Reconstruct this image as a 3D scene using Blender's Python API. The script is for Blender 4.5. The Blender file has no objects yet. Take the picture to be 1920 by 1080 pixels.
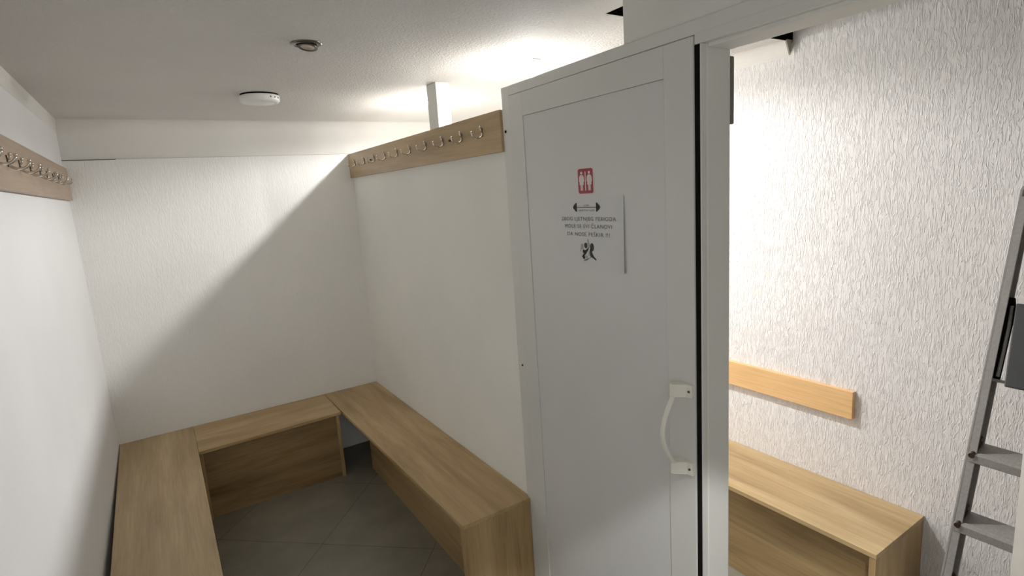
import bpy, bmesh, math, random
from mathutils import Vector, Matrix
random.seed(4)
COL = bpy.context.scene.collection
PI = math.pi

# ------------------------------------------------------------ dimensions (metres)
XL, XP, XW = -0.357, 1.197, 2.288       # left wall, dividing wall plane, far right wall
YB = 3.847                              # back wall
YN = -1.7                               # wall behind the photographer
ZC, ZT, ZB = 2.27, 2.06, 0.434          # ceiling, top of dividing wall, bench height
YD = 1.878                              # far edge of the door frame

# ------------------------------------------------------------ material helpers
def mat(name, base, rough=0.6, metal=0.0, spec=0.5):
    m = bpy.data.materials.new(name); m.use_nodes = True
    b = m.node_tree.nodes['Principled BSDF']
    b.inputs['Base Color'].default_value = (*base, 1)
    b.inputs['Roughness'].default_value = rough
    b.inputs['Metallic'].default_value = metal
    b.inputs['Specular IOR Level'].default_value = spec
    return m, m.node_tree, b

def srgb(r, g, b):
    f = lambda c: (c / 255 / 12.92) if c <= 10 else ((c / 255 + .055) / 1.055) ** 2.4
    return (f(r), f(g), f(b))

def coords(nt, scale, rot=(0, 0, 0)):
    tc = nt.nodes.new('ShaderNodeTexCoord'); mp = nt.nodes.new('ShaderNodeMapping')
    mp.inputs['Scale'].default_value = scale; mp.inputs['Rotation'].default_value = rot
    nt.links.new(tc.outputs['Object'], mp.inputs['Vector'])
    return mp.outputs['Vector']

def noise(nt, vec, scale, detail=2.0, rough=0.5, dist=0.0):
    n = nt.nodes.new('ShaderNodeTexNoise')
    n.inputs['Scale'].default_value = scale; n.inputs['Detail'].default_value = detail
    n.inputs['Roughness'].default_value = rough; n.inputs['Distortion'].default_value = dist
    nt.links.new(vec, n.inputs['Vector'])
    return n.outputs['Fac']

def ramp(nt, fac, stops):
    r = nt.nodes.new('ShaderNodeValToRGB'); els = r.color_ramp.elements
    while len(els) < len(stops): els.new(0.5)
    for e, (p, c) in zip(els, stops):
        e.position = p; e.color = (*c, 1) if len(c) == 3 else c
    nt.links.new(fac, r.inputs['Fac'])
    return r.outputs['Color']

def bump(nt, b, height, strength, dist, prev=None):
    n = nt.nodes.new('ShaderNodeBump')
    n.inputs['Strength'].default_value = strength; n.inputs['Distance'].default_value = dist
    nt.links.new(height, n.inputs['Height'])
    if prev: nt.links.new(prev, n.inputs['Normal'])
    nt.links.new(n.outputs['Normal'], b.inputs['Normal'])
    return n.outputs['Normal']

def plaster(name, base, streak=(0, 0, 0), grain=(0, 0, 0), rough=0.85, thr=(.36, .62)):
    """streak/grain = (scale, strength, distance)"""
    m, nt, b = mat(name, base, rough, spec=0.2)
    prev = None
    big = noise(nt, coords(nt, (1, 1, 1)), 1.7, 3)
    lo = tuple(c * .93 for c in base)
    nt.links.new(ramp(nt, big, [(0.3, lo), (0.7, base)]), b.inputs['Base Color'])
    if streak[1]:
        v = coords(nt, (1, 1, .2))
        h = noise(nt, v, streak[0], 3, 0.55, 1.2)
        h = ramp(nt, h, [(thr[0], (0, 0, 0)), (thr[1], (1, 1, 1))])
        prev = bump(nt, b, h, streak[1], streak[2])
    if grain[1]:
        h = noise(nt, coords(nt, (1, 1, 1)), grain[0], 4, 0.6)
        prev = bump(nt, b, h, grain[1], grain[2], prev)
    return m

def wood(name, axis, dark, mid, light, rough=0.45, off=0.0):
    m, nt, b = mat(name, mid, rough, spec=0.35)
    s = [9.0, 9.0, 9.0]; s[axis] = 0.9
    tc = nt.nodes.new('ShaderNodeTexCoord'); mp = nt.nodes.new('ShaderNodeMapping')
    mp.inputs['Scale'].default_value = s; mp.inputs['Location'].default_value = (off, off * .7, off * .3)
    nt.links.new(tc.outputs['Object'], mp.inputs['Vector'])
    f = noise(nt, mp.outputs['Vector'], 1.0, 5, 0.6, 0.5)
    base = ramp(nt, f, [(0.30, dark), (0.5, mid), (0.72, light)])
    s2 = [160.0, 160.0, 160.0]; s2[axis] = 5.0
    f2 = noise(nt, coords(nt, s2), 1.0, 3, 0.6)
    fine = ramp(nt, f2, [(0.35, (.80, .78, .75)), (0.62, (1, 1, 1))])
    mx = nt.nodes.new('ShaderNodeMix'); mx.data_type = 'RGBA'; mx.blend_type = 'MULTIPLY'
    mx.inputs['Factor'].default_value = 0.75
    nt.links.new(base, mx.inputs['A']); nt.links.new(fine, mx.inputs['B'])
    nt.links.new(mx.outputs['Result'], b.inputs['Base Color'])
    bump(nt, b, f2, 0.15, 0.0006)
    return m

def speck(name, base, rough, metal=0.0, scale=40, amt=.06, spec=.5):
    m, nt, b = mat(name, base, rough, metal, spec)
    f = noise(nt, coords(nt, (1, 1, 1)), scale, 3)
    nt.links.new(ramp(nt, f, [(0.3, tuple(c * (1 - amt) for c in base)), (0.7, base)]), b.inputs['Base Color'])
    return m

WHITE = (.84, .825, .805)
M_left = plaster('plaster_left', (.82, .82, .83), (55, .12, .003), (150, .12, .002))
M_back = plaster('plaster_back', (.83, .825, .80), (95, .38, .004), (150, .1, .002))
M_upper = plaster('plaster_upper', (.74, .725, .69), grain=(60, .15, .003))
M_part = plaster('plaster_partition', (.82, .815, .76), (60, .15, .003), (150, .12, .002))
M_rough = plaster('plaster_rough', (.86, .835, .835), (140, .75, .0042), (240, .45, .0022), thr=(.47, .70))
M_ceil = plaster('plaster_ceiling', (.76, .74, .71), grain=(120, 1.0, .011))
M_post = plaster('plaster_post', (.70, .705, .67), grain=(160, .3, .003))
D, Mi, L = srgb(140, 113, 74), srgb(172, 143, 99), srgb(194, 168, 124)
W_y = wood('oak_laminate_lengthwise', 1, D, Mi, L)
W_y2 = wood('oak_laminate_left', 1, srgb(150, 125, 88), srgb(172, 147, 108), srgb(188, 164, 125), off=3.1)
W_x = wood('oak_laminate_crosswise', 0, D, Mi, L, off=1.7)
W_py = wood('oak_panel_shaded_lengthwise', 1, srgb(118, 94, 60), srgb(150, 124, 84), srgb(170, 145, 104), off=2.4)  # same laminate darkened: shade under the seat is put into the colour
W_px = wood('oak_panel_shaded_crosswise', 0, srgb(104, 80, 50), srgb(132, 106, 70), srgb(150, 124, 86), off=4.4)  # crosswise laminate, also darkened to carry the under-bench shade
W_z = wood('oak_laminate_upright', 2, D, Mi, L, off=5.2)
W_edge = wood('oak_edge_band', 1, srgb(170, 140, 98), srgb(186, 158, 116), srgb(200, 172, 130))
W_rack = wood('oak_rack', 1, srgb(146, 122, 86), srgb(168, 142, 104), srgb(180, 154, 116), off=2.2)
W_rackL = wood('oak_rack_grey', 1, srgb(150, 128, 108), srgb(170, 147, 125), srgb(182, 160, 138), off=7.2)
W_honey = wood('honey_board', 1, srgb(222, 172, 112), srgb(230, 182, 124), srgb(236, 192, 138), rough=.35)
M_pvc = speck('white_pvc', (.60, .61, .58), .35, scale=8, amt=.03)
M_pvcp = speck('white_panel', (.60, .605, .60), .3, scale=5, amt=.03)
M_frame = speck('white_frame_paint', (.62, .625, .595), .4, scale=12, amt=.04)
M_black = speck('black_rubber_and_gap_shade', (.004, .004, .004), .9, spec=.1)
M_void = speck('dark_cavity', (.004, .0035, .003), .95, spec=.0)
M_cream = speck('cream_plastic', (.74, .72, .63), .35, amt=.02)
M_chrome = speck('satin_chrome', (.70, .64, .55), .25, 1.0, 60, .2)
M_brass = speck('dark_screw', (.045, .022, .015), .5, .6)
M_steel = speck('dark_nickel', (.13, .115, .10), .3, 1.0, 90, .3)
M_alu = speck('brushed_aluminium', (.31, .295, .285), .45, .35, 120, .18)
M_alu2 = speck('tread_aluminium', (.34, .32, .305), .55, .3, 150, .25)
M_dkpl = speck('charcoal_platform', (.028, .031, .033), .6, .0, 30, .3)
M_wpl = speck('white_plastic', (.78, .77, .74), .4, amt=.03)
M_paper = speck('printer_paper', (.60, .61, .61), .5, amt=.02)
M_ink = speck('black_ink', (.012, .014, .013), .7)
M_grey = speck('grey_ink', (.07, .075, .065), .8)
M_lgrey = speck('pale_grey_ink_and_gap_shade', (.36, .36, .34), .8)
M_red = speck('red_vinyl', srgb(140, 12, 24), .4, amt=.05)
M_rim = speck('white_vinyl', (.68, .58, .58), .4, amt=.02)
M_dgrey = speck('grey_metal_and_gap_shade', (.14, .135, .11), .6, .2)

def emis(name, col, s):
    m, nt, b = mat(name, (.9, .9, .88), .4)
    b.inputs['Emission Color'].default_value = (*col, 1); b.inputs['Emission Strength'].default_value = s
    return m
M_ring = speck('ring_metal', (.35, .34, .32), .4, .6)
M_glow = emis('lit_bulb', (1, .97, .88), 14)

def tiles():
    m, nt, b = mat('floor_tile', (.2, .19, .17), .42)
    mp = nt.nodes.new('ShaderNodeMapping'); tc = nt.nodes.new('ShaderNodeTexCoord')
    a = math.radians(48)
    # tile corner at (.493,2.789); tile axes run diagonally
    mp.vector_type = 'TEXTURE'
    mp.inputs['Location'].default_value = (.493, 2.789, 0); mp.inputs['Rotation'].default_value = (0, 0, a)
    nt.links.new(tc.outputs['Object'], mp.inputs['Vector'])
    br = nt.nodes.new('ShaderNodeTexBrick')
    br.offset = 0; br.squash = 1
    br.inputs['Scale'].default_value = 1; br.inputs['Brick Width'].default_value = .6
    br.inputs['Row Height'].default_value = .6; br.inputs['Mortar Size'].default_value = .0022
    br.inputs['Mortar Smooth'].default_value = .3
    br.inputs['Color1'].default_value = (1, 1, 1, 1); br.inputs['Color2'].default_value = (.93, .93, .93, 1)
    br.inputs['Mortar'].default_value = (.35, .34, .32, 1)
    nt.links.new(mp.outputs['Vector'], br.inputs['Vector'])
    f = noise(nt, coords(nt, (1, 1, 1)), 3.5, 6, .6)
    c = ramp(nt, f, [(0.3, srgb(98, 93, 81)), (0.7, srgb(120, 115, 101))])
    mx = nt.nodes.new('ShaderNodeMix'); mx.data_type = 'RGBA'; mx.blend_type = 'MULTIPLY'; mx.inputs['Factor'].default_value = 1
    nt.links.new(c, mx.inputs['A']); nt.links.new(br.outputs['Color'], mx.inputs['B'])
    nt.links.new(mx.outputs['Result'], b.inputs['Base Color'])
    return m
M_floor = tiles()

# ------------------------------------------------------------ mesh helpers
def new(name, bm, m, parent=None, bevel=0.0, smooth=False):
    bmesh.ops.recalc_face_normals(bm, faces=bm.faces)
    me = bpy.data.meshes.new(name); bm.to_mesh(me); bm.free()
    if smooth:
        for p in me.polygons: p.use_smooth = True
    o = bpy.data.objects.new(name, me); COL.objects.link(o)
    me.materials.append(m)
    if bevel:
        md = o.modifiers.new('Bevel', 'BEVEL'); md.width = bevel; md.segments = 2; md.limit_method = 'ANGLE'
    if parent is not None:
        o.parent = parent
        o.matrix_parent_inverse = Matrix.Translation(-parent.location) if parent.parent is None else Matrix()
    return o

def bx(bm, x0, x1, y0, y1, z0, z1):
    v = [bm.verts.new((x, y, z)) for z in (z0, z1) for x, y in ((x0, y0), (x1, y0), (x1, y1), (x0, y1))]
    for f in ((0, 1, 2, 3), (4, 5, 6, 7), (0, 1, 5, 4), (1, 2, 6, 5), (2, 3, 7, 6), (3, 0, 4, 7)):
        bm.faces.new([v[i] for i in f])
    return bm

def box(*a):
    return bx(bmesh.new(), *a)

def prism(bm, pts, axis, a, b):
    """polygon (two remaining coordinates, in order) extruded along axis from a to b"""
    def P(p, t):
        l = list(p); l.insert(axis, t); return l
    A = [bm.verts.new(P(p, a)) for p in pts]; B = [bm.verts.new(P(p, b)) for p in pts]
    n = len(pts)
    bm.faces.new(A); bm.faces.new(B[::-1])
    for i in range(n):
        bm.faces.new((A[i], A[(i + 1) % n], B[(i + 1) % n], B[i]))
    return bm

def tube(bm, pts, r, seg=10, flat=1.0):
    """round bar through pts; r a number or a list; ends capped"""
    pts = [Vector(p) for p in pts]; n = len(pts)
    rs = r if isinstance(r, (list, tuple)) else [r] * n
    rings = []; up = None
    for i, p in enumerate(pts):
        t = (pts[min(i + 1, n - 1)] - pts[max(i - 1, 0)]).normalized()
        if up is None:
            up = Vector((0, 0, 1)) if abs(t.z) < .9 else Vector((0, 1, 0))
        s = t.cross(up).normalized(); up = s.cross(t).normalized()
        rings.append([bm.verts.new(p + rs[i] * (math.cos(a) * s * flat + math.sin(a) * up))
                      for a in [2 * PI * k / seg for k in range(seg)]])
    for a, b in zip(rings, rings[1:]):
        for k in range(seg):
            bm.faces.new((a[k], a[(k + 1) % seg], b[(k + 1) % seg], b[k]))
    bm.faces.new(rings[0]); bm.faces.new(rings[-1][::-1])
    return bm

def lathe(bm, prof, c=(0, 0, 0), seg=40, tilt=None):
    """prof = [(r,z)...] round the z axis"""
    M = Matrix.Translation(c) @ (tilt if tilt else Matrix())
    rings = []
    for r, z in prof:
        if r < 1e-6: rings.append([bm.verts.new(M @ Vector((0, 0, z)))])
        else: rings.append([bm.verts.new(M @ Vector((r * math.cos(2 * PI * k / seg), r * math.sin(2 * PI * k / seg), z))) for k in range(seg)])
    for a, b in zip(rings, rings[1:]):
        for k in range(seg):
            k2 = (k + 1) % seg
            if len(a) == 1 and len(b) == 1: continue
            if len(a) == 1: bm.faces.new((a[0], b[k], b[k2]))
            elif len(b) == 1: bm.faces.new((a[k], a[k2], b[0]))
            else: bm.faces.new((a[k], a[k2], b[k2], b[k]))
    return bm

def ball(bm, c, r, sz=(1, 1, 1)):
    bmesh.ops.create_uvsphere(bm, u_segments=12, v_segments=8, radius=r,
                              matrix=Matrix.Translation(c) @ Matrix.Diagonal((*sz, 1)))
    return bm

def tag(o, label, cat, group=None):
    o['label'] = label; o['category'] = cat
    if group: o['group'] = group
    return o

def thing(name, label, cat, loc=(0, 0, 0), group=None):
    o = bpy.data.objects.new(name, None); COL.objects.link(o); o.location = loc
    o.empty_display_size = .05
    return tag(o, label, cat, group)

def struct(name, bm, m, parent=None, bevel=0.0, smooth=False):
    o = new(name, bm, m, parent, bevel, smooth)
    if parent is None: o['kind'] = 'structure'
    return o

# ------------------------------------------------------------ the room shell
struct('floor', box(XL - .1, XW + .1, YN, YB + .1, -.06, 0), M_floor)

HX0, HY1, HY0, ZV = 1.272, 1.367, .30, 2.72       # break in the ceiling over the next room
bm = bmesh.new()
bx(bm, XL - .1, HX0, YN, YB + .1, ZC, ZC + .05)
bx(bm, HX0, XW + .1, HY1, YB + .1, ZC, ZC + .05)
bx(bm, HX0, XW + .1, YN, HY0, ZC, ZC + .05)
struct('ceiling', bm, M_ceil)
bm = bmesh.new()                                   # black lining paints the darkness of the void above the break
bx(bm, HX0 - .03, XW, HY1 - .004, HY1 + .03, ZC + .0008, ZV)
bx(bm, HX0 - .03, XW + .1, HY0 - .03, HY0, ZC + .05, ZV)
bx(bm, HX0 - .03, HX0 + .002, HY0, HY1, ZC + .0008, ZV)
bx(bm, HX0 - .03, XW + .1, HY0 - .03, HY1 + .03, ZV, ZV + .03)
struct('trim_1', bm, M_void)

struct('wall_left', box(XL - .1, XL, YN, YB + .1, 0, ZC), M_left)
struct('wall_back', box(XL, XW, YB, YB + .1, 0, ZT + .004), M_back)
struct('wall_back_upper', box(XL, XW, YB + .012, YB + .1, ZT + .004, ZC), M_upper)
# coves
R_C = .075
bm = bmesh.new()
K = [PI / 2 * k / 10 for k in range(11)]
pr = [(YB + .0115 - R_C + R_C * math.cos(a), ZC + .0005 - R_C + R_C * math.sin(a)) for a in K]
pr = [(YB + .0115, ZC - R_C - .03)] + pr + [(YB + .0115 - R_C - .03, ZC + .0005)]
ra = [bm.verts.new((XL, y, z)) for y, z in pr]; rb_ = [bm.verts.new((XW, y, z)) for y, z in pr]
for k in range(len(pr) - 1): bm.faces.new((ra[k], ra[k + 1], rb_[k + 1], rb_[k]))
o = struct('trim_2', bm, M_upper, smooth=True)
bm = bmesh.new()
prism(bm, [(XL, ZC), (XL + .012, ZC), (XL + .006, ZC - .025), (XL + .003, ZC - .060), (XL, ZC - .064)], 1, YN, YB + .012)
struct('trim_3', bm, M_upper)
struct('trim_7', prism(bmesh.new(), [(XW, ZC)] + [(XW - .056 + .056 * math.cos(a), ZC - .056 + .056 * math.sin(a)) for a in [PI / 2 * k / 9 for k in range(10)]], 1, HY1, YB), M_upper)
# grey strips painting the ragged shadow gap where the two plaster layers meet
bm = box(XL, -.118, YB - .0015, YB + .02, ZT - .001, ZT + .004); struct('trim_4', bm, M_dgrey)
bm = box(-.118, XP, YB - .0012, YB + .02, ZT + .0025, ZT + .0045); struct('trim_5', bm, M_lgrey)

struct('wall_right', box(XW, XW + .1, YN, YB + .1, 0, ZV), M_rough)
struct('wall_near', box(XL, XW, YN - .1, YN, 0, ZC), M_left)
# dividing wall: low part with the coat rack
struct('wall_partition', box(XP + .006, XP + .075, YD, YB, 0, ZT - .002), M_part)
# wall above and beside the doorways
bm = bmesh.new()
bx(bm, XP + .004, 1.305, YN, 1.2166, 2.136, ZC)
bx(bm, XP + .004, 1.305, YN, .28, 0, 2.136)
struct('wall_doorway', bm, M_post)

struct('trim_8', box(1.190, 1.307, .225, .2815, 0, 2.069), speck('beige_jamb', (.42, .39, .35), .6))

# little support post standing on the dividing wall
struct('wall_support_post', box(XP + .004, XP + .074, 2.447, 2.55, ZT - .002, ZC), M_post, bevel=.003)

# broken plaster flake hanging at the ceiling break
bm = bmesh.new()
prism(bm, [(2.238, 2.2695), (2.251, 2.247), (2.261, 2.226), (2.268, 2.216), (2.273, 2.232), (2.271, 2.258), (2.284, 2.268), (2.284, 2.274), (2.24, 2.274)], 1, 1.360, 1.3665)
tag(new('plaster_flake', bm, speck('torn_plaster', (.26, .24, .20), .9)), 'jagged grey plaster flake hanging by the dark hole in ceiling above doorway', 'plaster')

# ------------------------------------------------------------ door 1: white closed leaf in its frame, and the open doorway beside it
door = bpy.data.objects.new('door_1', None); COL.objects.link(door); door.location = (XP, 1.4, 0); door['kind'] = 'structure'
fx = XP - .002
bm = bmesh.new()
bx(bm, fx, XP + .072, 1.822, YD, 0, 2.138)                # far jamb
bx(bm, fx, XP + .072, .30, 1.822, 2.102, 2.138)           # head rail
new('door_frame', bm, M_frame, door, .003)
new('frame_cover_strip', box(fx - .001, 1.222, .281, .9665, 2.078, 2.104), M_frame, door, .0012)
# leaf with raised stiles and a recessed panel
y0, y1, z0, z1 = .969, 1.818, .015, 2.099
py0, py1, pz0, pz1 = 1.065, 1.734, .10, 2.016
lx = fx - .004
bm = bmesh.new()
bx(bm, lx, lx + .045, y0, py0, z0, z1); bx(bm, lx, lx + .045, py1, y1, z0, z1)
bx(bm, lx, lx + .045, py0, py1, z0, pz0); bx(bm, lx, lx + .045, py0, py1, pz1, z1)
leaf = new('door_leaf', bm, M_pvc, door, .0015)
new('door_panel', box(lx + .0035, lx + .04, py0 + .0012, py1 - .0012, pz0 + .0012, pz1 - .0012), M_pvcp, leaf)
new('door_panel_seam', box(lx + .006, lx + .038, py0 - .001, py1 + .001, pz0 - .001, pz1 + .001), M_dgrey, leaf)
new('door_gap_shade', box(lx + .006, 1.2133, .9512, .969, 0, 2.0775), M_black, door)  # black strip stands in for the darkness in the door gap
new('door_jamb', box(fx, 1.2225, .946, .951, 0, 2.0775), M_frame, door, .0008)
for y, z in ((1.858, 1.974), (1.8455, 1.037)):
    bm = bmesh.new()
    bmesh.ops.create_cone(bm, cap_ends=True, segments=16, radius1=.0055 if z > 1.5 else .004, radius2=.0055 if z > 1.5 else .004, depth=.004,
                          matrix=Matrix.Translation((fx - .0005, y, z)) @ Matrix.Rotation(PI / 2, 4, 'Y'))
    new('screw_hole', bm, M_black, door)
# handle
hd = bpy.data.objects.new('door_handle', None); COL.objects.link(hd); hd.parent = leaf
hd.matrix_parent_inverse = Matrix()
def hnew(name, bm, **k):
    bmesh.ops.recalc_face_normals(bm, faces=bm.faces)
    me = bpy.data.meshes.new(name); bm.to_mesh(me); bm.free()
    me.materials.append(M_cream)
    return me
bm = bmesh.new()
hy0, hy1 = .973, 1.022
for zc, s in ((1.168, 1), (.934, -1)):
    # foot: plate against the door, then a block leaning out toward the grip
    prism(bm, [(lx + .001, hy0), (lx - .010, hy0 + .001), (lx - .012, hy0 + .018), (lx - .038, hy1 - .006), (lx - .041, hy1 + .003), (lx - .028, hy1 + .010), (lx + .001, hy1 + .004)], 2, zc - .019, zc + .019)
n = 18; path = []; rr = []
for i in range(n + 1):
    t = i / n; z = 1.150 + (.950 - 1.150) * t
    path.append((lx - .034 - .044 * math.sin(PI * t), hy1 - .003, z)); rr.append(.0055)
tube(bm, path, rr, 10, 1.6)
bpy.data.objects.remove(hd)
hd = new('door_handle', bm, M_cream, leaf, .003)
for zc in (1.168, .934):
    bm = bmesh.new()
    bmesh.ops.create_cone(bm, cap_ends=True, segments=12, radius1=.0035, radius2=.0035, depth=.003, matrix=Matrix.Translation((lx - .0115, hy0 + .009, zc)) @ Matrix.Rotation(PI / 2, 4, 'Y'))
    new('handle_screw', bm, M_steel, door)

# plaster post between door and doorway, and the plaster lintel over the doorway
bm = bmesh.new()
bx(bm, 1.2135, 1.305, .943, .9715, 0, 2.10)
bx(bm, 1.2135, 1.305, .28, .943, 2.069, 2.10)
struct('wall_doorway_post', bm, M_post, bevel=.003)
tag(new('wall_bracket', box(1.3055, 1.323, .944, .985, 1.885, 2.055), M_dgrey, None, .003),
    'narrow dark grey metal bracket high on the far edge of the white doorway post', 'bracket')

# ------------------------------------------------------------ sign and notice on the door
def place_plane(bmverts, y, z, x):
    for v in bmverts: v.co = Vector((x - v.co.z, y - v.co.x, z + v.co.y))

def poly(bm, pts, y, z, x, h=.0004):
    """flat shape given in (u right, v up) metres round (y,z), facing -X"""
    a = [bm.verts.new((x, y - u, z + v)) for u, v in pts]; b = [bm.verts.new((x - h, y - u, z + v)) for u, v in pts]
    n = len(pts)
    bm.faces.new(a); bm.faces.new(b[::-1])
    for i in range(n): bm.faces.new((a[i], a[(i + 1) % n], b[(i + 1) % n], b[i]))
    return bm

def rrect(w, h, r, seg=5):
    p = []
    for cx, cy, a0 in ((w / 2 - r, h / 2 - r, 0), (-w / 2 + r, h / 2 - r, PI / 2), (-w / 2 + r, -h / 2 + r, PI), (w / 2 - r, -h / 2 + r, 3 * PI / 2)):
        p += [(cx + r * math.cos(a0 + PI / 2 * k / seg), cy + r * math.sin(a0 + PI / 2 * k / seg)) for k in range(seg + 1)]
    return p

def circ(cx, cy, rx, ry=None, n=16):
    ry = ry or rx
    return [(cx + rx * math.cos(2 * PI * k / n), cy + ry * math.sin(2 * PI * k / n)) for k in range(n)]

px = lx + .0035           # face of the recessed door panel
SY, SZ = 1.3995, 1.765
sg = thing('restroom_sign', 'small red restroom sticker with two white figures above the paper notice', 'sign', (px, SY, SZ))
new('sign_border', poly(bmesh.new(), rrect(.083, .088, .010), SY, SZ, px, .0012), M_rim, sg)
new('sign_face', poly(bmesh.new(), rrect(.074, .080, .008), SY, SZ, px - .0012, .0003), M_red, sg)
for cx in (-.019, .019):
    bm = bmesh.new(); X = px - .0015
    poly(bm, circ(cx, .0265, .0052, .0048), SY, SZ, X)
    body = [(-.006, .020), (.006, .020), (.0115, .013), (.0125, -.001), (.0095, -.003), (.0105, -.011), (.0055, -.012), (.0055, -.030), (.0008, -.030), (.0008, -.013), (-.0008, -.013), (-.0008, -.030), (-.0055, -.030), (-.0055, -.012), (-.0105, -.011), (-.0095, -.003), (-.0125, -.001), (-.0115, .013)]
    poly(bm, [(cx + u, v) for u, v in body], SY, SZ, X)
    new('figure_pictogram', bm, M_rim, sg)
new('divider_bar', poly(bmesh.new(), rrect(.004, .060, .001), SY, SZ, px - .0015), M_rim, sg)

NY, NZ = 1.400, 1.595
nt_ = thing('paper_notice', 'white printed gym notice with barbell logo taped to the white door', 'notice', (px, NY, NZ))
bm = bmesh.new(); nu, nv = 24, 8; W, H = .345, .238
grid = []
for j in range(nv + 1):
    row = []
    for i in range(nu + 1):
        u = -W / 2 + W * i / nu; v = -H / 2 + H * j / nv
        t = max(0, (u - .125) / (W / 2 - .125)); s = 1 - .8 * (v + H / 2) / H
        lift = .0005 + .008 * t * t * (.3 + .7 * (1 - j / nv))
        row.append(bm.verts.new((px - lift, NY - u, NZ + v)))
    grid.append(row)
for j in range(nv):
    for i in range(nu):
        bm.faces.new((grid[j][i], grid[j][i + 1], grid[j + 1][i + 1], grid[j + 1][i]))
o = new('paper_sheet', bm, M_paper, nt_)
md = o.modifiers.new('Solid', 'SOLIDIFY'); md.thickness = .0003; md.offset = 0

def text(s, y, z, width, height, m, parent, x, name='lettering', bold=.0):
    cu = bpy.data.curves.new('t', 'FONT'); cu.body = s; cu.align_x = 'CENTER'; cu.size = 1; cu.extrude = 0; cu.offset = bold
    cu.space_character = 1.15
    ob = bpy.data.objects.new('t', cu); COL.objects.link(ob)
    bpy.context.view_layer.update()
    me = bpy.data.meshes.new_from_object(ob.evaluated_get(bpy.context.evaluated_depsgraph_get()))
    bpy.data.objects.remove(ob); bpy.data.curves.remove(cu)
    xs = [v.co.x for v in me.vertices]; ys = [v.co.y for v in me.vertices]
    w = max(xs) - min(xs); cx = (max(xs) + min(xs)) / 2
    k = height / .70
    for v in me.vertices:
        v.co = Vector((x, y - (v.co.x - cx) * width / w, z + v.co.y * k))
    me.materials.clear(); me.materials.append(m)
    o = bpy.data.objects.new(name, me); COL.objects.link(o); o.parent = parent
    o.matrix_parent_inverse = Matrix.Translation(-parent.location)
    return o
tx = px - .0016
text('ZBOG LJETNJEG PERIODA', 1.399, 1.637, .270, .0125, M_grey, nt_, tx, bold=0.0)
text('MOLE SE SVI ČLANOVI', 1.400, 1.6125, .232, .0125, M_grey, nt_, tx, bold=0.0)
text('DA NOSE PEŠKIR !!!', 1.400, 1.586, .212, .0125, M_grey, nt_, tx, bold=0.0)
text('GYM', 1.401, 1.6835, .026, .006, M_grey, nt_, tx)
text('HEALTHY LIFE', 1.401, 1.668, .078, .006, M_grey, nt_, tx)
bm = bmesh.new(); BY, BZ = 1.401, 1.681
poly(bm, [(-.068, -.0009), (.068, -.0009), (.068, .0009), (-.068, .0009)], BY, BZ, tx)
for s in (-1, 1):
    pl = [(.048, -.0145), (.052, -.0145), (.062, -.007), (.066, -.003), (.066, .003), (.062, .007), (.052, .0145), (.048, .0145)]
    poly(bm, [(s * u, v) for u, v in (pl if s > 0 else pl[::-1])], BY, BZ, tx)
new('barbell_logo', bm, M_ink, nt_)
# small ink drawing of two towel-carrying figures
DY, DZ = 1.400, 1.541
def ink(name, m, shapes):
    bm = bmesh.new()
    for s in shapes: poly(bm, s, DY, DZ, tx)
    return new(name, bm, m, nt_)
ink('drawing_dark_strokes', M_ink, [
    circ(-.011, .014, .0075, .0095), circ(.020, .010, .0085, .0135),
    [(.010, .004), (.016, .006), (.020, -.010), (.026, -.020), (.040, -.029), (.038, -.033), (.022, -.026), (.012, -.022), (.009, -.012)],
    [(-.024, -.014), (-.016, -.003), (.000, .006), (.004, .010), (.001, .000), (-.010, -.012), (-.018, -.020), (-.030, -.022)],
    circ(-.022, -.006, .006, .006), [(-.032, -.022), (-.022, -.017), (-.016, -.026), (-.020, -.033), (-.026, -.031)],
    [(-.022, -.036), (.008, -.026), (.014, -.022), (.012, -.025), (-.004, -.033), (-.024, -.039)]])
ink('drawing_grey_strokes', M_lgrey, [
    circ(.001, .030, .0035, .006), [(-.004, .024), (.006, .024), (.010, .010), (.005, .004), (-.003, .006)],
    [(-.040, -.006), (-.034, .018), (-.028, .020), (-.022, .008), (-.026, .000), (-.033, .002), (-.037, -.008)],
    [(-.018, -.022), (-.006, -.018), (-.002, -.026), (-.012, -.031)],
    [(.002, -.004), (.008, -.004), (.010, -.020), (.002, -.018)]])

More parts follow.
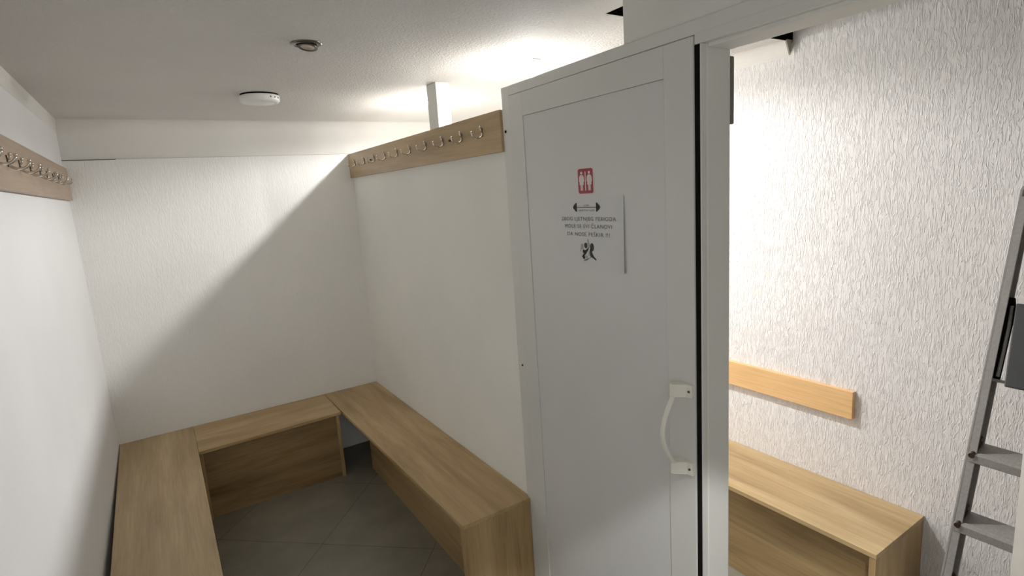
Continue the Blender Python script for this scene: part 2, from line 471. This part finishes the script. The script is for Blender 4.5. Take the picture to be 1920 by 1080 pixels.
# ------------------------------------------------------------ coat racks
def make_hook(parent, side, y, z, x, g=1.0):
    """one double hook; side=-1 projects toward -X, +1 toward +X"""
    s = side
    bm = bmesh.new()
    pts = [(0, .017), (.005, .013), (.0055, .006), (.0035, 0), (.0065, -.008), (.0065, -.015), (0, -.020),
           (-.0065, -.015), (-.0065, -.008), (-.0035, 0), (-.0055, .006), (-.005, .013)]
    a = [bm.verts.new((x, y + u, z + v)) for u, v in pts]; b = [bm.verts.new((x + s * .0035, y + u * .8, z + v * .92)) for u, v in pts]
    bm.faces.new(a); bm.faces.new(b[::-1])
    for i in range(len(pts)): bm.faces.new((a[i], a[(i + 1) % 12], b[(i + 1) % 12], b[i]))
    h = new('hook', bm, M_steel, parent)
    def sub(name, bm):
        bmesh.ops.recalc_face_normals(bm, faces=bm.faces)
        me = bpy.data.meshes.new(name); bm.to_mesh(me); bm.free(); me.materials.append(M_chrome)
        for p in me.polygons: p.use_smooth = True
        o = bpy.data.objects.new(name, me); COL.objects.link(o); o.parent = h
        o.matrix_parent_inverse = h.matrix_world.inverted() if False else Matrix.Translation(Vector((0, 0, 0)))
        return o
    bm = bmesh.new()
    tube(bm, [(x + s * .002, y, z + .004), (x + s * .006, y, z + .004), (x + s * .009, y, z + .009), (x + s * .0095, y, z + .016)], [.0034, .0032, .003, .0034], 8)
    ball(bm, (x + s * .0095, y, z + .019), .0050)
    sub('upper_prong', bm)
    bm = bmesh.new(); P = []
    for k in range(11):
        t = PI * 1.0 * k / 10
        P.append((x + s * (.027 - .025 * math.cos(t)), y, z - .007 - .020 * math.sin(t) + .002 * k / 10))
    tube(bm, P, [.0048 * g] + [.0038 * g] * 9 + [.0034 * g], 8)
    ball(bm, (P[-1][0], y, P[-1][2] + .003), .0048)
    ball(bm, (x + s * .004, y, z - .011), .0052, (.7, 1, 1.5))
    sub('lower_prong', bm)
    return h

bx_r = XP - .012
rk = thing('coat_rack', 'oak coat rack board with double hooks along the top of the low dividing wall', 'coat rack', (0, 0, 0))
new('rack_board', box(bx_r, XP + .0055, YD + .001, YB - .001, 1.901, ZT), W_rack, rk, .0012)
for y in (3.71, 3.52, 3.33, 3.145, 2.955, 2.775, 2.575, 2.385, 2.20, 2.02):
    make_hook(rk, -1, y, 1.993, bx_r)
def screw(parent, x, y, z, s, r=.005):
    bm = bmesh.new()
    tube(bm, [(x, y, z), (x + s * .010, y, z)], [r, r * .8], 10)
    return new('rack_screw', bm, M_brass, parent, smooth=False)
screw(rk, bx_r, 3.39, 1.988, -1); screw(rk, bx_r, 2.31, 1.988, -1)

lxr = XL + .016
rl = thing('coat_rack', 'greyish oak coat rack board with a row of metal hooks on the left wall', 'coat rack', (0, 0, 0))
bm = bmesh.new()
new('rack_board', box(XL + .0005, lxr, 1.2, 3.83, 1.848, 2.018), W_rackL, rl, .0012)
for y in (3.40, 3.22, 3.04, 2.87, 2.66, 2.46, 2.27, 2.06, 1.88, 1.70):
    make_hook(rl, 1, y, 1.940, lxr, 1.1)

# ------------------------------------------------------------ benches
T = .018
def quad_board(bm, pts, z0, z1):
    return prism(bm, pts, 2, z0, z1)
yf = YB - .429 + .022      # front of the back bench
XI_L = XL + .3807
# left bench: long board down the left wall, stands slightly off it
b1 = thing('bench', 'light oak box bench along the left wall below the left coat rack', 'bench', (-.16, 2.8, 0))
bm = quad_board(bmesh.new(), [(-.353, YB - .002), (XI_L, YB - .002), (XI_L, 1.80), (-.318, 1.80)], ZB - T, ZB)
new('seat_board', bm, W_y2, b1, .001)
new('front_panel', box(XI_L - .13, XI_L - .112, 1.82, 3.36, 0, ZB - T - .0005), W_y2, b1)
new('end_panel', box(-.315, XI_L - .001, 1.802, 1.82, 0, ZB - T - .0005), W_z, b1)
new('end_panel', box(-.33, XI_L - .10, YB - .05, YB - .032, 0, ZB - T - .0005), W_z, b1)
# back bench between the two long ones
XI_R = XP - .372
b2 = thing('bench', 'short light oak bench against the back wall joining the two long benches', 'bench', (.42, 3.6, 0))
bm = quad_board(bmesh.new(), [(XI_L + .001, YB - .002), (XI_R - .001, YB - .002), (XI_R - .001, 3.432), (XI_L + .001, 3.398)], ZB - T, ZB - .0003)
new('seat_board', bm, W_x, b2, .001)
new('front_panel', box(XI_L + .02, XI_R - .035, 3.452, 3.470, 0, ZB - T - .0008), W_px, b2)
new('end_panel', box(XI_R - .035, XI_R - .015, 3.433, YB - .03, 0, ZB - T - .0008), W_z, b2, .001)
new('end_panel', box(XI_L + .002, XI_L + .019, 3.418, YB - .03, 0, ZB - T - .0008), W_z, b2, .001)
# right bench along the dividing wall
YE = 1.853
XF = XP - .336
b3 = thing('bench', 'light oak box bench along the low dividing wall beside the white door', 'bench', (1.0, 2.8, 0))
bm = quad_board(bmesh.new(), [(XI_R, YB - .002), (XP + .004, YB - .002), (XP + .004, 1.8795), (XP - .004, 1.8795), (XP - .004, YE), (XF, YE)], ZB - T, ZB)
new('seat_board', bm, W_y, b3, .001)
bm = bmesh.new(); bx(bm, XF + .001, XP - .0045, YE + .0005, YE + .022, 0, ZB - T - .0005)
new('end_panel', bm, W_z, b3, .001)
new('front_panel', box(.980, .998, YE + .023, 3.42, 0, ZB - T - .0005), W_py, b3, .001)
# bench in the next room
b4 = thing('bench', 'light oak box bench in the next room against the rough white wall', 'bench', (2.1, 1.8, 0))
BX = XW - .372
new('seat_board', box(BX, XW - .001, .80, 3.2, ZB - T, ZB), W_y, b4, .001)
new('end_panel', box(BX + .002, XW - .002, .801, .823, 0, ZB - T - .0005), W_z, b4, .001)
new('end_panel', box(BX + .002, XW - .002, 3.178, 3.199, 0, ZB - T - .0005), W_z, b4, .001)
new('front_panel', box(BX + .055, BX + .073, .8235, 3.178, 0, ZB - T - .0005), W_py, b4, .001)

# honey coloured rail board on the rough wall
rb = tag(new('wall_board', box(XW - .024, XW - .0005, 1.063, 2.9, .741, .858), W_honey, None, .002),
    'smooth honey coloured wooden board fixed to the rough wall above the far bench', 'board')
tag(rb, rb['label'], 'board')

# ------------------------------------------------------------ ceiling fittings
def downlight(x, y, lit, label, r=.05):
    t = thing('ceiling_downlight', label, 'ceiling light', (x, y, ZC), 'round recessed downlights in the ceiling' if lit == 2 else None)
    bm = lathe(bmesh.new(), [(r, 0), (r, -.002), (r - .004, -.005), (r - .013, -.006), (r - .017, -.003), (r - .017, 0)], (x, y, ZC))
    new('trim_ring', bm, M_steel if not lit else M_ring, t, smooth=True)
    if lit:
        bm = lathe(bmesh.new(), [(r - .017, 0), (r - .018, -.008), (r - .026, -.014), (0, -.016)], (x, y, ZC))
        new('bulb', bm, M_glow, t, smooth=True)
    else:
        new('lamp_recess', lathe(bmesh.new(), [(r - .014, -.002), (0, -.0015)], (x, y, ZC)), M_black, t)
        Rm = Matrix.Rotation(math.radians(9), 4, 'Y') @ Matrix.Rotation(math.radians(-6), 4, 'X')
        bm = lathe(bmesh.new(), [(.031, -.003), (.032, .003), (.026, .006), (.022, .004), (.024, -.004), (.031, -.003)], (x + .004, y, ZC - .010), tilt=Rm)
        new('gimbal_ring', bm, M_steel, t, smooth=True)
        bm = lathe(bmesh.new(), [(.022, -.002), (.012, -.001), (0, .001)], (x + .004, y, ZC - .010), tilt=Rm)
        new('bulb', bm, M_chrome, t, smooth=True)
    return t
downlight(.512, 1.975, 0, 'unlit dark metal ceiling downlight with a tilted ring, over the benches')
downlight(1.40, 1.965, 1, 'round lit ceiling downlight shining above the closed white door')
downlight(1.40, 2.965, 1, 'lit ceiling downlight partly hidden behind the small white ceiling post')
downlight(.505, -.10, 1, 'lit ceiling downlight overhead near the entrance')

sa = thing('smoke_alarm', 'round white smoke alarm on the ceiling nearer the back wall', 'smoke alarm', (.512, 2.92, ZC))
new('mounting_plate', lathe(bmesh.new(), [(0, 0), (.084, 0), (.084, -.008), (0, -.008)], (.512, 2.92, ZC)), M_void, sa)  # near-black, paints the shadow gap between alarm and ceiling
new('alarm_body', lathe(bmesh.new(), [(0, -.0075), (.086, -.0075), (.088, -.011), (.087, -.030), (.080, -.038), (.070, -.040), (.066, -.038), (.060, -.041), (0, -.042)], (.512, 2.92, ZC), 56), M_wpl, sa, smooth=True)
for a in (-12, 4, 20):
    ca, sn = math.cos(math.radians(a - 55)), math.sin(math.radians(a - 55))
    bm = bmesh.new()
    tube(bm, [(.512 + .085 * ca, 2.92 + .085 * sn, ZC - .020), (.512 + .089 * ca, 2.92 + .089 * sn, ZC - .020)], .004, 8)
    new('alarm_vent', bm, M_steel, sa)

# ------------------------------------------------------------ stepladder leaning on the rough wall
SL = .3306                              # dx per dz of the rails
def rx(z): return 1.714 + SL * z        # front edge of the far rail
ca = math.cos(math.atan(SL)); sa_ = math.sin(math.atan(SL))
lad = thing('stepladder', 'folded aluminium stepladder leaning against the rough wall at right edge', 'ladder', (1.85, .42, 0))
LW, DP = .40, .062
def rail(yc):
    bm = bmesh.new()
    zt = 1.63; w = DP / ca
    pts = [(rx(.015), .015), (rx(.015) + w, .015)]
    pts += [(rx(zt - .05) + w, zt - .05), (rx(zt) + w * .75, zt), (rx(zt + .035) + w * .25, zt + .032), (rx(zt + .02), zt + .02)]
    prism(bm, pts, 1, yc - .004, yc + .004)
    # flanges of the U profile turned inward
    for k in (0, 1):
        d = 0 if k == 0 else w - .004
        prism(bm, [(rx(.02) + d, .02), (rx(.02) + d + .004, .02), (rx(zt) + d + .004 - (0 if k == 0 else .012), zt), (rx(zt) + d - (0 if k == 0 else .012), zt)], 1, yc - .004 - (.018 if yc > .4 else -.018), yc)
    r = new('rail', bm, M_alu, lad, .0012)
    bm = box(rx(0) - .004, rx(0) + w + .012, yc - .016, yc + .008, 0.0, .05)
    new('rubber_foot', bm, M_black, lad, .003)
rail(.600); rail(.600 - LW)
def step(z, front=0.0):
    bm = bmesh.new(); w = DP / ca
    ya, yb = .600 - LW + .004, .596
    prism(bm, [(rx(z) - .012, z - .002), (rx(z) - .012, z - .026), (rx(z) - .006, z - .030), (rx(z) - .003, z - .006), (rx(z) + w + .008, z + .002), (rx(z) + w + .010, z - .022), (rx(z) + w + .013, z - .022), (rx(z) + w + .012, z + .008), (rx(z) + w + .006, z + .010)], 1, ya, yb)
    for k in range(5):
        x0 = rx(z) + .002 + k * w / 5
        prism(bm, [(x0, z), (x0 + .004, z + .002), (x0 + .008, z + .002), (x0 + .010, z)], 1, ya, yb)
    s = new('step', bm, M_alu2, lad, .0008)
    # dark plastic clip at the rail
    bm = bmesh.new()
    tube(bm, [(rx(z) - .016, .586, z - .004), (rx(z) - .004, .586, z - .003), (rx(z) + .018, .587, z + .004), (rx(z) + .036, .588, z + .008), (rx(z) + .046, .588, z + .024), (rx(z) + .062, .588, z + .030)], [.0085, .007, .006, .007, .0095, .008], 8)
    new('step_clip', bm, M_brass, lad)
for z in (.868, .662, .456, .250):
    step(z)
# folded platform lying along the rails
def along(s, d, y):      # s = height of point on the rail line, d = offset square to the rail, + = toward the room
    return (rx(s) - d * ca, y, s + d * sa_)
bm = bmesh.new()
pz0, pz1 = 1.075, 1.318
V = [bm.verts.new(p) for p in [
    along(pz0, .000, .235), along(pz0, .000, .548), along(pz1, -.01, .562), along(pz1, -.01, .235),
    along(pz0, -.022, .235), along(pz0, -.022, .548), along(pz1, -.03, .562), along(pz1, -.03, .235)]]
for f in ((0, 1, 2, 3), (7, 6, 5, 4), (0, 4, 5, 1), (1, 5, 6, 2), (2, 6, 7, 3), (3, 7, 4, 0)): bm.faces.new([V[i] for i in f])
new('platform', bm, M_dkpl, lad, .004)
bm = bmesh.new()
tube(bm, [along(1.09, -.030, .582), along(1.20, -.030, .580), along(1.30, -.030, .580), along(1.335, -.034, .580)], [.016, .016, .018, .010], 10, .5)
new('platform_bracket', bm, M_black, lad, smooth=True)
bm = bmesh.new()
tube(bm, [along(1.10, -.020, .572), along(1.18, -.020, .570), along(1.25, -.018, .569), along(1.31, -.022, .572)], .0045, 10)
tube(bm, [along(1.088, -.005, .580), along(1.088, -.046, .560)], .005, 8)
new('bracket_bar', bm, M_alu, lad, smooth=True)

# ------------------------------------------------------------ lights
def point(x, y, z, e, r, col=(1, .98, .945)):
    l = bpy.data.lights.new('bulb_or_fill_light', 'POINT'); l.energy = e; l.shadow_soft_size = r; l.color = col
    o = bpy.data.objects.new('bulb_or_fill_light', l); COL.objects.link(o); o.location = (x, y, z); return o
for y in (1.965, 2.965):
    point(1.40, y, ZC - .032, 11, .014)
    l = bpy.data.lights.new('lamp_core', 'SPOT'); l.energy = 38; l.spot_size = math.radians(128); l.spot_blend = .7; l.shadow_soft_size = .014; l.color = (1, .975, .94)
    o = bpy.data.objects.new('lamp_core', l); COL.objects.link(o); o.location = (1.40, y, ZC - .032)
    l = bpy.data.lights.new('lamp_beam', 'SPOT'); l.energy = 43; l.spot_size = math.radians(172); l.spot_blend = .25; l.shadow_soft_size = .014; l.color = (1, .975, .94)
    o = bpy.data.objects.new('lamp_beam', l); COL.objects.link(o); o.location = (1.40, y, ZC - .032)
point(-.05, -1.25, ZC - .35, 7, .08, (.98, .98, .96))  # unseen fill light added behind the camera, no fixture
l = bpy.data.lights.new('spot_light', 'SPOT'); l.energy = 105; l.spot_size = math.radians(90); l.spot_blend = .12; l.shadow_soft_size = .03; l.color = (1, .98, .94)
o = bpy.data.objects.new('spot_light', l); COL.objects.link(o); o.location = (.505, -.10, ZC - .03)

w = bpy.data.worlds.new('World'); bpy.context.scene.world = w; w.use_nodes = True
w.node_tree.nodes['Background'].inputs['Color'].default_value = (.8, .85, 1, 1)
w.node_tree.nodes['Background'].inputs['Strength'].default_value = .3

# ------------------------------------------------------------ camera
cam = bpy.data.cameras.new('camera'); cam.sensor_width = 36; cam.lens = 1037.63 / 1920 * 36; cam.clip_start = .02
co = bpy.data.objects.new('camera', cam); COL.objects.link(co)
r = Vector((0.83698029, -0.54332939, -0.06524697)); u = Vector((0.14968771, 0.11262728, 0.98229766)); f = Vector((0.5263626, 0.83193045, -0.17559655))
Mx = Matrix((r, u, -f)).transposed().to_4x4(); Mx.translation = (0, 0, 1.755)
co.matrix_world = Mx
sc = bpy.context.scene; sc.camera = co
sc.view_settings.view_transform = 'Standard'
sc.view_settings.exposure = -0.12; sc.view_settings.gamma = 1.2
sc.cycles.max_bounces = 12; sc.cycles.diffuse_bounces = 8
